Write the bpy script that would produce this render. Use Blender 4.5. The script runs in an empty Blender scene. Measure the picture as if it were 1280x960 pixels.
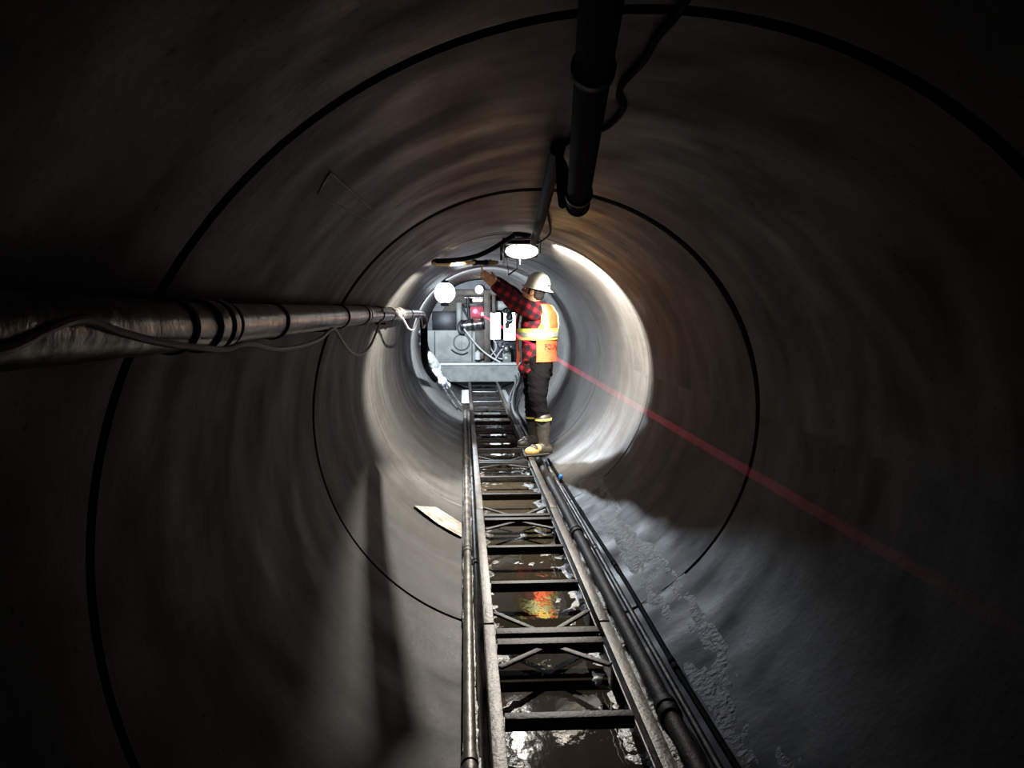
import bpy, bmesh, math, random
from mathutils import Vector, Matrix, noise, Quaternion
random.seed(7)
SC = bpy.context.scene
COL = SC.collection
PI = math.pi
# ------------------------------------------------------------------ camera
F = 1035.0
R = 1.08                      # inner radius of the concrete pipe, axis along +y at x=0, z=R
CAM = Vector((-0.3645, 0.0, 1.6022))
_yaw = math.atan2(-(579.15 - 640) / F, 1.0)
_pit = math.atan2(-(480 - 384.9) * math.cos(_yaw), F)
FW = Vector((math.sin(_yaw) * math.cos(_pit), math.cos(_yaw) * math.cos(_pit), math.sin(_pit)))
RT = FW.cross(Vector((0, 0, 1))).normalized()
UP = RT.cross(FW)

def ray(px, py):
    return FW + RT * ((px - 640) / F) + UP * ((480 - py) / F)
def at(px, py, d):                 # the point of the place at distance d along the tunnel
    r = ray(px, py); return CAM + r * (d / r.y)
def at_x(px, py, X):
    r = ray(px, py); return CAM + r * ((X - CAM.x) / r.x)
def at_z(px, py, Z):
    r = ray(px, py); return CAM + r * ((Z - CAM.z) / r.z)
def on_wall(px, py, off=0.0):      # the point of the pipe's inner surface (or off metres inside it)
    r = ray(px, py); rr = R - off
    ox, oz = CAM.x, CAM.z - R
    a = r.x * r.x + r.z * r.z; b = 2 * (ox * r.x + oz * r.z); c = ox * ox + oz * oz - rr * rr
    t = (-b + math.sqrt(b * b - 4 * a * c)) / (2 * a)
    return CAM + r * t
def wz(x, rr=R):
    return R - math.sqrt(max(0, rr * rr - x * x))

cd = bpy.data.cameras.new('camera'); cam = bpy.data.objects.new('camera', cd); COL.objects.link(cam)
cam.location = CAM
cam.rotation_euler = FW.to_track_quat('-Z', 'Y').to_euler()
cd.sensor_width = 36; cd.sensor_fit = 'HORIZONTAL'; cd.lens = 36 * F / 1280; cd.clip_start = .02; cd.clip_end = 100
SC.camera = cam

# ------------------------------------------------------------------ materials
def mat(name, color=(.5, .5, .5), rough=.5, metal=0.0, emit=None, estr=0, spec=.5, var=0.0, vscale=30, bump=0.0, bscale=60, color2=None, lo=.4, hi=.6):
    m = bpy.data.materials.new(name); m.use_nodes = True
    nt = m.node_tree; b = nt.nodes['Principled BSDF']
    b.inputs['Base Color'].default_value = (*color, 1)
    b.inputs['Roughness'].default_value = rough; b.inputs['Metallic'].default_value = metal
    b.inputs['Specular IOR Level'].default_value = spec
    if emit:
        b.inputs['Emission Color'].default_value = (*emit, 1); b.inputs['Emission Strength'].default_value = estr
    if color2 or bump:
        tc = nt.nodes.new('ShaderNodeTexCoord')
    if color2:
        n = nt.nodes.new('ShaderNodeTexNoise'); n.inputs['Scale'].default_value = vscale; n.inputs['Detail'].default_value = 6
        nt.links.new(tc.outputs['Object'], n.inputs['Vector'])
        r = nt.nodes.new('ShaderNodeValToRGB'); r.color_ramp.elements[0].position = lo; r.color_ramp.elements[1].position = hi
        r.color_ramp.elements[0].color = (*color, 1); r.color_ramp.elements[1].color = (*color2, 1)
        nt.links.new(n.outputs['Fac'], r.inputs['Fac']); nt.links.new(r.outputs['Color'], b.inputs['Base Color'])
    if bump:
        n2 = nt.nodes.new('ShaderNodeTexNoise'); n2.inputs['Scale'].default_value = bscale; n2.inputs['Detail'].default_value = 4
        nt.links.new(tc.outputs['Object'], n2.inputs['Vector'])
        bp = nt.nodes.new('ShaderNodeBump'); bp.inputs['Strength'].default_value = bump; bp.inputs['Distance'].default_value = .01
        nt.links.new(n2.outputs['Fac'], bp.inputs['Height']); nt.links.new(bp.outputs['Normal'], b.inputs['Normal'])
    return m

def concrete():
    m = bpy.data.materials.new('concrete'); m.use_nodes = True
    nt = m.node_tree; N = nt.nodes; L = nt.links; b = N['Principled BSDF']
    uv = N.new('ShaderNodeUVMap'); uv.uv_map = 'UVMap'
    def nz(scale, detail, sx=1, sy=1, rough=.55):
        mp = N.new('ShaderNodeMapping'); mp.inputs['Scale'].default_value = (sx, sy, 1)
        L.new(uv.outputs['UV'], mp.inputs['Vector'])
        n = N.new('ShaderNodeTexNoise'); n.inputs['Scale'].default_value = scale; n.inputs['Detail'].default_value = detail
        n.inputs['Roughness'].default_value = rough
        L.new(mp.outputs['Vector'], n.inputs['Vector']); return n.outputs['Fac']
    def ramp(f, stops):
        r = N.new('ShaderNodeValToRGB'); e = r.color_ramp.elements
        e[0].position, e[0].color = stops[0][0], (*stops[0][1], 1); e[1].position, e[1].color = stops[-1][0], (*stops[-1][1], 1)
        for p, c in stops[1:-1]:
            k = e.new(p); k.color = (*c, 1)
        L.new(f, r.inputs['Fac']); return r.outputs['Color']
    def mix(kind, fac, a, bb):
        x = N.new('ShaderNodeMix'); x.data_type = 'RGBA'; x.blend_type = kind
        x.inputs['Factor'].default_value = fac
        L.new(a, x.inputs['A']); L.new(bb, x.inputs['B']); return x.outputs['Result']
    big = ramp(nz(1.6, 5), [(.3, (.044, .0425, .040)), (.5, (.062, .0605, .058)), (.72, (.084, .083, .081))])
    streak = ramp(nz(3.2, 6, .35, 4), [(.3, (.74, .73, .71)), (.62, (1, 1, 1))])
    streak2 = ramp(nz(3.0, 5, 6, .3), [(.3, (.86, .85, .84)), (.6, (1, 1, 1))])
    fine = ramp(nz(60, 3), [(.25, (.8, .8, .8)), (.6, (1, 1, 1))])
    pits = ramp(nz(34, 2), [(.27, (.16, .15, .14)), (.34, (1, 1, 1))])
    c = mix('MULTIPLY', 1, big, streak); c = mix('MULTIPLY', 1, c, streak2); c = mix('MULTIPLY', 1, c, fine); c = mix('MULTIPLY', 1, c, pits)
    L.new(c, b.inputs['Base Color'])
    rr = N.new('ShaderNodeMapRange'); rr.inputs['From Min'].default_value = .3; rr.inputs['From Max'].default_value = .7
    rr.inputs['To Min'].default_value = .40; rr.inputs['To Max'].default_value = .70
    L.new(nz(2.2, 6, 1, 1.6), rr.inputs['Value']); L.new(rr.outputs['Result'], b.inputs['Roughness'])
    b.inputs['Specular IOR Level'].default_value = .2
    bp = N.new('ShaderNodeBump'); bp.inputs['Strength'].default_value = .3; bp.inputs['Distance'].default_value = .004
    L.new(nz(35, 6), bp.inputs['Height'])
    bp2 = N.new('ShaderNodeBump'); bp2.inputs['Strength'].default_value = .12; bp2.inputs['Distance'].default_value = .03
    L.new(nz(2.5, 3), bp2.inputs['Height']); L.new(bp.outputs['Normal'], bp2.inputs['Normal'])
    L.new(bp2.outputs['Normal'], b.inputs['Normal'])
    return m

def plaid():
    m = bpy.data.materials.new('plaid_flannel'); m.use_nodes = True
    nt = m.node_tree; N = nt.nodes; L = nt.links; b = N['Principled BSDF']
    tc = N.new('ShaderNodeTexCoord')
    def wave(rot, scale):
        mp = N.new('ShaderNodeMapping'); mp.inputs['Rotation'].default_value = rot
        L.new(tc.outputs['Object'], mp.inputs['Vector'])
        w = N.new('ShaderNodeTexWave'); w.bands_direction = 'X'; w.inputs['Scale'].default_value = scale
        w.inputs['Distortion'].default_value = .6; w.inputs['Detail'].default_value = 0
        L.new(mp.outputs['Vector'], w.inputs['Vector'])
        r = N.new('ShaderNodeValToRGB'); r.color_ramp.elements[0].position = .42; r.color_ramp.elements[1].position = .58
        L.new(w.outputs['Fac'], r.inputs['Fac']); return r.outputs['Color']
    a = wave((0, math.radians(-28), 0), 4.2); c = wave((0, math.radians(62), 0), 4.2)
    ad = N.new('ShaderNodeMath'); ad.operation = 'ADD'; L.new(a, ad.inputs[0]); L.new(c, ad.inputs[1])
    hf = N.new('ShaderNodeMath'); hf.operation = 'MULTIPLY'; hf.inputs[1].default_value = .5; L.new(ad.outputs[0], hf.inputs[0])
    r = N.new('ShaderNodeValToRGB'); r.color_ramp.interpolation = 'CONSTANT'; e = r.color_ramp.elements
    e[0].position = 0; e[0].color = (.012, .010, .014, 1); e[1].position = .3; e[1].color = (.06, .007, .011, 1)
    k = e.new(.8); k.color = (.24, .012, .018, 1)
    L.new(hf.outputs[0], r.inputs['Fac']); L.new(r.outputs['Color'], b.inputs['Base Color'])
    b.inputs['Roughness'].default_value = .9; b.inputs['Specular IOR Level'].default_value = .2
    return m

def water_mat():
    m = bpy.data.materials.new('muddy_water'); m.use_nodes = True
    nt = m.node_tree; N = nt.nodes; L = nt.links; b = N['Principled BSDF']
    b.inputs['Base Color'].default_value = (.032, .026, .017, 1); b.inputs['Roughness'].default_value = .04
    b.inputs['IOR'].default_value = 1.33
    b.inputs['Specular IOR Level'].default_value = .5
    tc = N.new('ShaderNodeTexCoord')
    mp = N.new('ShaderNodeMapping'); mp.inputs['Scale'].default_value = (1, .6, 1); L.new(tc.outputs['Object'], mp.inputs['Vector'])
    n = N.new('ShaderNodeTexNoise'); n.inputs['Scale'].default_value = 7; n.inputs['Detail'].default_value = 4
    L.new(mp.outputs['Vector'], n.inputs['Vector'])
    bp = N.new('ShaderNodeBump'); bp.inputs['Strength'].default_value = .34; bp.inputs['Distance'].default_value = .01
    L.new(n.outputs['Fac'], bp.inputs['Height']); L.new(bp.outputs['Normal'], b.inputs['Normal'])
    return m

def beam_mat():
    m = bpy.data.materials.new('laser_light'); m.use_nodes = True
    nt = m.node_tree; N = nt.nodes; L = nt.links
    N.remove(N['Principled BSDF']); out = N['Material Output']
    e = N.new('ShaderNodeEmission'); e.inputs['Color'].default_value = (1, .05, .12, 1)
    tr = N.new('ShaderNodeBsdfTransparent'); ad = N.new('ShaderNodeAddShader')
    uv = N.new('ShaderNodeUVMap'); uv.uv_map = 'UVMap'
    sp = N.new('ShaderNodeSeparateXYZ'); L.new(uv.outputs['UV'], sp.inputs[0])
    r = N.new('ShaderNodeValToRGB'); r.color_ramp.interpolation = 'EASE'
    # glow painted along the tube as emission, fading towards the near end
    el = r.color_ramp.elements; el[0].position = 0; el[0].color = (0.0, 0, 0, 1); el[1].position = 1; el[1].color = (1, 1, 1, 1)
    for p, v in ((.012, .004), (.03, .015), (.075, .075), (.165, .32), (.3, .9)):
        k = el.new(p); k.color = (v, v, v, 1)
    L.new(sp.outputs['Y'], r.inputs['Fac'])
    mu = N.new('ShaderNodeMath'); mu.operation = 'MULTIPLY'; mu.inputs[1].default_value = 1.3
    L.new(r.outputs['Color'], mu.inputs[0]); L.new(mu.outputs[0], e.inputs['Strength'])
    L.new(e.outputs[0], ad.inputs[0]); L.new(tr.outputs[0], ad.inputs[1]); L.new(ad.outputs[0], out.inputs['Surface'])
    return m

M = {}
M['concrete'] = concrete()
M['gasket'] = mat('gasket', (.012, .012, .012), .6)
M['steel'] = mat('track_steel', (.075, .065, .054), .5, .3, color2=(.03, .025, .02), vscale=14, bump=.35, bscale=70)
M['darksteel'] = mat('muddy_steel', (.020, .016, .013), .6, .1, spec=.3, color2=(.009, .008, .007), vscale=18, bump=.4, bscale=60)
M['pipesteel'] = mat('worn_pipe_steel', (.15, .135, .115), .46, .45, color2=(.05, .043, .036), vscale=9, bump=.3, bscale=40)
M['ducting'] = mat('scuffed_pipe', (.30, .28, .25), .30, .7, color2=(.06, .053, .045), vscale=7, bump=.4, bscale=25, lo=.38, hi=.62)
M['rubber'] = mat('black_rubber', (.004, .004, .0045), .8, spec=.08, bump=.2, bscale=40)
M['rubberg'] = mat('grey_rubber', (.10, .10, .105), .35, bump=.2, bscale=40)
M['cable'] = mat('dirty_cable', (.34, .32, .28), .45)
M['whitecable'] = mat('white_hose', (.75, .76, .76), .4)
M['mud'] = mat('wet_mud', (.03, .023, .016), .38, bump=.8, bscale=55, color2=(.02, .015, .011), vscale=12)
M['drymud'] = mat('caked_mud', (.10, .095, .085), .55, bump=.8, bscale=40, color2=(.05, .046, .04), vscale=9)
M['water'] = water_mat()
M['board'] = mat('pale_board', (.42, .40, .36), .55, color2=(.22, .19, .15), vscale=12, bump=.3)
M['machgrey'] = mat('machine_grey', (.30, .325, .30), .42, .1, color2=(.20, .215, .20), vscale=5, bump=.12, bscale=20)
M['machdark'] = mat('machine_dark', (.03, .034, .045), .4, .2, color2=(.012, .014, .018), vscale=9)
M['machbrown'] = mat('machine_brown', (.13, .105, .085), .5, .3, color2=(.07, .058, .05), vscale=8)
M['whitepaint'] = mat('white_paint', (.78, .80, .82), .35)
M['chrome'] = mat('cylinder_steel', (.45, .45, .46), .25, .8, color2=(.08, .08, .09), vscale=14)
M['brass'] = mat('brass', (.50, .36, .12), .3, .9)
M['tan'] = mat('tan_hose', (.62, .45, .24), .5)
M['blue'] = mat('blue_cap', (.05, .28, .75), .35)
M['skin'] = mat('skin', (.50, .25, .14), .5)
M['hair'] = mat('hair', (.012, .009, .007), .8)
M['eye'] = mat('eye', (.7, .7, .68), .2)
M['plaid'] = plaid()
M['trouser'] = mat('black_trousers', (.004, .004, .0045), .9, spec=.06, bump=.5, bscale=14)
M['boot'] = mat('rubber_boot', (.017, .015, .013), .5, color2=(.034, .029, .022), vscale=14, bump=.3)
M['toe'] = mat('tan_boot_toe', (.40, .27, .09), .5, color2=(.26, .17, .06), vscale=18)
M['sole'] = mat('boot_sole', (.025, .02, .016), .6)
M['orange'] = mat('vest_orange', (.66, .10, .032), .8, bump=.3, bscale=30, spec=.2)
M['lime'] = mat('vest_lime', (.55, .60, .10), .7, spec=.2)
M['silver'] = mat('vest_silver', (.30, .31, .27), .4, .2)
M['ink'] = mat('vest_ink', (.03, .015, .02), .7)
M['hat'] = mat('hard_hat_white', (.82, .79, .68), .3)
M['logo'] = mat('hat_logo', (.06, .07, .05), .5)
M['yellow'] = mat('boot_band', (.5, .4, .1), .5)
M['lensA'] = mat('cool_lens', (1, 1, 1), .5, emit=(.80, .90, 1.0), estr=9)
M['lensB'] = mat('warm_lens', (1, 1, 1), .5, emit=(1.0, .95, .86), estr=4)
M['lensP'] = mat('panel_lens', (1, 1, 1), .5, emit=(.86, .93, 1.0), estr=7)
M['lensS'] = mat('small_lens', (1, 1, 1), .5, emit=(1.0, .90, .70), estr=6)
M['laserdot'] = mat('laser_dot', (1, .1, .2), .5, emit=(1, .12, .25), estr=6)
M['laserhalo'] = mat('target_red_glow', (.30, .06, .07), .5, emit=(1, .03, .10), estr=.35)  # laser's red glow put into the plate as emission
M['beam'] = beam_mat()
M['bag'] = mat('plastic_sheet', (.30, .33, .32), .35, color2=(.62, .64, .63), vscale=6, bump=.6, bscale=12)
M['ribbed'] = mat('ribbed_plate', (.55, .57, .58), .35, .5)

# ------------------------------------------------------------------ mesh helpers
def finish(name, bm, m, parent=None, smooth=True):
    bmesh.ops.recalc_face_normals(bm, faces=bm.faces[:])
    me = bpy.data.meshes.new(name); bm.to_mesh(me); bm.free()
    if smooth:
        for p in me.polygons: p.use_smooth = True
        try: me.set_sharp_from_angle(angle=math.radians(38))
        except Exception: pass
    for k in (m if isinstance(m, (list, tuple)) else [m]): me.materials.append(k)
    o = bpy.data.objects.new(name, me); COL.objects.link(o)
    if parent is not None: set_parent(o, parent)
    return o
def set_parent(o, p):              # geometry stays in world coordinates
    o.parent = p
    o.matrix_parent_inverse = world_inv(p)
def world_inv(p):
    mtx = Matrix.LocRotScale(p.location, p.rotation_euler, p.scale)
    q = p
    if q.parent is not None:
        mtx = Matrix.Identity(4) if q.type == 'MESH' else mtx
    return mtx.inverted()
def tag(o, label, cat, group=None, kind=None):
    o['label'] = label
    if cat: o['category'] = cat
    if group: o['group'] = group
    if kind: o['kind'] = kind
    return o
def thing(name, label, cat, loc=(0, 0, 0), group=None, kind=None):
    o = bpy.data.objects.new(name, None); COL.objects.link(o)
    o.location = loc; o.empty_display_size = .1
    return tag(o, label, cat, group, kind)

def BM(): return bmesh.new()
def add_box(bm, c, s, rot=None, bev=.0, seg=2):
    mx = Matrix.Translation(Vector(c)) @ (rot.to_4x4() if rot is not None else Matrix.Identity(4)) @ Matrix.Diagonal((*s, 1))
    r = bmesh.ops.create_cube(bm, size=1, matrix=mx)
    if bev:
        es = list({e for v in r['verts'] for e in v.link_edges})
        bmesh.ops.bevel(bm, geom=es, offset=bev, segments=seg, affect='EDGES', profile=.5)
def box_px(bm, x0, y0, x1, y1, d, th, bev=.006):   # a box whose front face fills these sight lines at distance d
    a = at(x0, y1, d); b = at(x1, y0, d)
    add_box(bm, ((a.x + b.x) / 2, d + th / 2, (a.z + b.z) / 2), (abs(b.x - a.x), th, abs(b.z - a.z)), bev=bev)
def catmull(pts, n=8):
    P = [Vector(p) for p in pts]
    if len(P) < 3: return P
    out = []
    for i in range(len(P) - 1):
        p0 = P[i - 1] if i else P[0] * 2 - P[1]
        p1, p2 = P[i], P[i + 1]
        p3 = P[i + 2] if i + 2 < len(P) else P[-1] * 2 - P[-2]
        for k in range(n):
            t = k / n
            out.append(.5 * ((2 * p1) + (p2 - p0) * t + (2 * p0 - 5 * p1 + 4 * p2 - p3) * t * t + (3 * p1 - p0 - 3 * p2 + p3) * t ** 3))
    out.append(P[-1]); return out
def add_tube(bm, pts, r, seg=10, cap=True, sx=1.0, uvlen=False):
    P = [Vector(p) for p in pts]; n = len(P)
    rs = r if isinstance(r, (list, tuple)) else [r] * n
    T = [(P[min(i + 1, n - 1)] - P[max(i - 1, 0)]).normalized() for i in range(n)]
    ref = Vector((0, 0, 1)) if abs(T[0].z) < .9 else Vector((1, 0, 0))
    nrm = (ref - T[0] * ref.dot(T[0])).normalized()
    rings = []
    for i in range(n):
        if i:
            q = T[i - 1].rotation_difference(T[i]); nrm = q @ nrm
            nrm = (nrm - T[i] * nrm.dot(T[i])).normalized()
        bi = T[i].cross(nrm)
        rings.append([bm.verts.new(P[i] + (nrm * math.cos(2 * PI * k / seg) + bi * math.sin(2 * PI * k / seg) * sx) * rs[i]) for k in range(seg)])
    uvl = bm.loops.layers.uv.new('UVMap') if uvlen else None
    for i in range(n - 1):
        for k in range(seg):
            f = bm.faces.new((rings[i][k], rings[i][(k + 1) % seg], rings[i + 1][(k + 1) % seg], rings[i + 1][k]))
            if uvlen:
                for lp, yv in zip(f.loops, (i, i, i + 1, i + 1)): lp[uvl].uv = (0, yv / (n - 1))
    if cap:
        bm.faces.new(rings[0][::-1]); bm.faces.new(rings[-1])
    return rings
def add_lathe(bm, prof, origin, axis, seg=32, closed=False):   # prof: (radius, height along axis)
    axis = Vector(axis).normalized(); origin = Vector(origin)
    ref = Vector((0, 0, 1)) if abs(axis.z) < .9 else Vector((1, 0, 0))
    u = (ref - axis * ref.dot(axis)).normalized(); v = axis.cross(u)
    rings = []
    for (r, h) in prof:
        if r < 1e-6: rings.append([bm.verts.new(origin + axis * h)] * seg)
        else: rings.append([bm.verts.new(origin + axis * h + (u * math.cos(2 * PI * k / seg) + v * math.sin(2 * PI * k / seg)) * r) for k in range(seg)])
    m = len(rings)
    for i in range(m if closed else m - 1):
        a, b = rings[i], rings[(i + 1) % m]
        for k in range(seg):
            vs = []
            for q in (a[k], a[(k + 1) % seg], b[(k + 1) % seg], b[k]):
                if q not in vs: vs.append(q)
            if len(vs) > 2:
                try: bm.faces.new(vs)
                except ValueError: pass
def add_ell(bm, c, radii, rot=None, sub=3):
    mx = Matrix.Translation(Vector(c)) @ (rot.to_4x4() if rot is not None else Matrix.Identity(4)) @ Matrix.Diagonal((*radii, 1))
    bmesh.ops.create_icosphere(bm, subdivisions=sub, radius=1, matrix=mx)
def add_caps(bm, chain, seg=16):   # tapered capsules along (point, radius)
    for i, (p, r) in enumerate(chain):
        add_ell(bm, p, (r, r, r), sub=3 if r > .02 else 2)
        if i:
            q, s = chain[i - 1]
            add_tube(bm, [q, p], [s, r], seg=seg)
def fuse(bm, voxel, smooth=3, wrinkle=0, wfreq=12, wscale=(1, 1, 1)):     # overlapping solids -> one continuous surface
    me = bpy.data.meshes.new('fuse'); bm.to_mesh(me); bm.free()
    o = bpy.data.objects.new('fuse', me); COL.objects.link(o)
    md = o.modifiers.new('r', 'REMESH'); md.mode = 'VOXEL'; md.voxel_size = voxel
    if smooth:
        s = o.modifiers.new('s', 'SMOOTH'); s.iterations = smooth; s.factor = .5
    dg = bpy.context.evaluated_depsgraph_get()
    dg.update()
    res = bpy.data.meshes.new_from_object(o.evaluated_get(dg))
    bpy.data.objects.remove(o); bpy.data.meshes.remove(me)
    b2 = bmesh.new(); b2.from_mesh(res); bpy.data.meshes.remove(res)
    if wrinkle:
        b2.normal_update()
        for v in b2.verts:
            q = Vector((v.co.x * wscale[0], v.co.y * wscale[1], v.co.z * wscale[2])) * wfreq
            v.co = v.co + v.normal * wrinkle * noise.noise(q)
    return b2

# ------------------------------------------------------------------ the concrete pipes (setting)
J0, JS = 1.5913, 2.37395
joints = [J0 + JS * k for k in range(-2, 7)]
GAP = {0: (.028, .008), 1: (.085, .008), 2: (.018, .014), 3: (.012, .010), 4: (.022, .016), 5: (.014, .012), 6: (.014, .012)}
def gap(k, z):
    t, b = GAP.get(k, (.012, .012)); s = min(1, max(0, (z - .35) / (1.3)))
    return b + (t - b) * s * s
ORD = ['behind the camera', 'around the camera with its open joint overhead', 'first one wholly ahead of the camera, carrying the black pipe', 'second ahead, between the wide-open joint and the lamp',
       'around the worker, brightest lit on its side', 'just past the worker, bluish lit', 'behind the cool lamp', 'in front of the machine']
for i in range(len(joints) - 1):
    bm = BM(); uvl = bm.loops.layers.uv.new('UVMap'); SEG = 144
    y0, y1 = joints[i], joints[i + 1]; k0, k1 = i - 2, i - 1
    prof = [(1.20, 0, 0), (R + .012, 0, 0), (R, 0, .014)] + [(R, 1, 0)] * 0
    cols = []
    for a in range(SEG):
        th = 2 * PI * a / SEG; c, s = math.cos(th), math.sin(th)
        z = R + R * s
        ya, yb = y0 + gap(k0, z) / 2, y1 - gap(k1, z) / 2
        stations = [(1.20, ya), (R + .010, ya), (R, ya + .012)] + [(R, ya + .012 + (yb - ya - .024) * t / 6) for t in range(1, 6)] + [(R, yb - .012), (R + .010, yb), (1.20, yb)]
        cols.append([bm.verts.new((r * c, y, R + r * s)) for r, y in stations])
    n = len(cols[0])
    for a in range(SEG):
        A, B = cols[a], cols[(a + 1) % SEG]
        for j in range(n):
            jn = (j + 1) % n
            f = bm.faces.new((A[j], A[jn], B[jn], B[j]))
            for lp in f.loops:
                ang = a if lp.vert in (A[j], A[jn]) else a + 1
                lp[uvl].uv = (2 * PI * ang / SEG * R + i * 3.7, lp.vert.co.y)
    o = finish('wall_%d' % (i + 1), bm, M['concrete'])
    tag(o, 'grey concrete pipe length forming the tunnel wall, ' + ORD[i], 'tunnel wall', kind='structure')
for k in range(-1, 7):
    bm = BM(); y = J0 + JS * k
    add_lathe(bm, [(R + .032, -.07), (R + .032, .07), (R + .08, .07), (R + .08, -.07)], (0, y, R), (0, 1, 0), 96, closed=True)
    o = finish('trim_%d' % (k + 2), bm, M['gasket'])
    tag(o, 'dark rubber seal in the pipe joint ring, ' + ['just behind the camera', 'nearest joint ahead', 'wide joint where the cable hangs', 'joint at the warm lamp', 'joint past the worker', 'joint at the cool lamp', 'joint ahead of the machine', 'joint at the machine'][k + 1], 'joint seal', kind='structure')
bm = BM()
add_lathe(bm, [(R + .01, 0), (R + .01, 2.9), (R + .10, 2.9), (R + .10, 0)], (0, joints[-1] + .02, R), (0, 1, 0), 96, closed=True)
tag(finish('wall_9', bm, M['machbrown']), 'brown steel can of the machine behind the last concrete pipe', 'tunnel wall', kind='structure')
# grout lines around an old lifting-hole patch overhead
bm = BM()
def wall_strip(bm, pts, w, h):
    P = [on_wall(*p, 0) for p in pts]
    Q = []
    for i in range(len(P) - 1):
        for t in range(8): Q.append(P[i].lerp(P[i + 1], t / 8))
    Q.append(P[-1])
    prev = None
    for i, q in enumerate(Q):
        inn = Vector((-q.x, 0, R - q.z)); q = Vector((q.x, q.y, q.z)); l = inn.length
        q = Vector((0, q.y, R)) - inn / l * (R + .001)
        inn = inn / l
        T = (Q[min(i + 1, len(Q) - 1)] - Q[max(0, i - 1)]).normalized(); s = T.cross(inn).normalized()
        row = [bm.verts.new(q - s * w), bm.verts.new(q - s * w * .5 + inn * h), bm.verts.new(q + s * w * .5 + inn * h), bm.verts.new(q + s * w)]
        if prev:
            for k in range(4): bm.faces.new((prev[k], prev[(k + 1) % 4], row[(k + 1) % 4], row[k]))
        prev = row
wall_strip(bm, [(398, 240), (412, 215), (465, 262)], .006, .004)
wall_strip(bm, [(400, 246), (462, 276)], .003, .003)
tag(finish('trim_9', bm, M['drymud']), 'thin grout ridges around an old patch high on the left tunnel wall', 'grout ridge', kind='structure')

# ------------------------------------------------------------------ silt bed and water in the invert
WZ = .066
bm = BM()
xs = [-.44 + .022 * i for i in range(41)][3:-3]; ys = [1.2 + .028 * j for j in range(int(11.9 / .028))]
rows = []
for y in ys:
    row = []
    for x in xs:
        e = abs(x) / .44
        h = .050 + .020 * noise.noise(Vector((x * 5, y * 3.2, 0))) + .018 * noise.noise(Vector((x * 15, y * 11, 3))) + .010 * noise.noise(Vector((x * 40, y * 30, 7)))
        h += .024 * max(0, (abs(x) - .10) / .17)
        if y < 2.75: h += .028 * (2.75 - y) * (1 + .6 * noise.noise(Vector((x * 9, y * 6, 17))))
        h += .02 * max(0, noise.noise(Vector((0, y * .9, 11))) - .1)
        h = max(h, wz(x) + .002) if abs(x) > .36 else h
        row.append(bm.verts.new((x, y, max(h, wz(x) + .003))))
    rows.append(row)
for j in range(len(rows) - 1):
    for i in range(len(xs) - 1):
        bm.faces.new((rows[j][i], rows[j][i + 1], rows[j + 1][i + 1], rows[j + 1][i]))
tag(finish('mud', bm, M['mud']), 'wet black mud and grit lying along the bottom of the pipe', 'mud', kind='stuff')
bm = BM()
wx = math.sqrt(R * R - (R - WZ) ** 2) - .002
vs = [[bm.verts.new((x, y, WZ)) for x in (-wx, -wx / 2, 0, wx / 2, wx)] for y in [.8 + .5 * j for j in range(31)]]
for j in range(30):
    for i in range(4): bm.faces.new((vs[j][i], vs[j][i + 1], vs[j + 1][i + 1], vs[j + 1][i]))
tag(finish('water', bm, M['water']), 'shallow muddy water lying under the ladder track', 'water', kind='stuff')
# caked mud on the right haunch
bm = BM()
rows = []
for j in range(110):
    y = 2.2 + j * .042; row = []
    for i in range(16):
        th = math.asin(.50 / R) + i * .0175
        e = min(i, 15 - i) / 5.0; e = min(1, e) * min(1, j / 10, (109 - j) / 10)
        n = noise.noise(Vector((th * 9, y * 1.6, 2))) * .6 + noise.noise(Vector((th * 30, y * 8, 5))) * .3 + noise.noise(Vector((th * 60, y * 20, 9))) * .15
        h = (.003 + .018 * n) * e - .002
        row.append(bm.verts.new(((R - h) * math.sin(th), y, R - (R - h) * math.cos(th))))
    rows.append(row)
for j in range(len(rows) - 1):
    for i in range(15):
        q = (rows[j][i], rows[j][i + 1], rows[j + 1][i + 1], rows[j + 1][i])
        bm.faces.new(q)
tag(finish('caked_mud', bm, M['drymud']), 'patches of caked grey mud on the lower right of the pipe wall', 'mud', kind='stuff')

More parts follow.
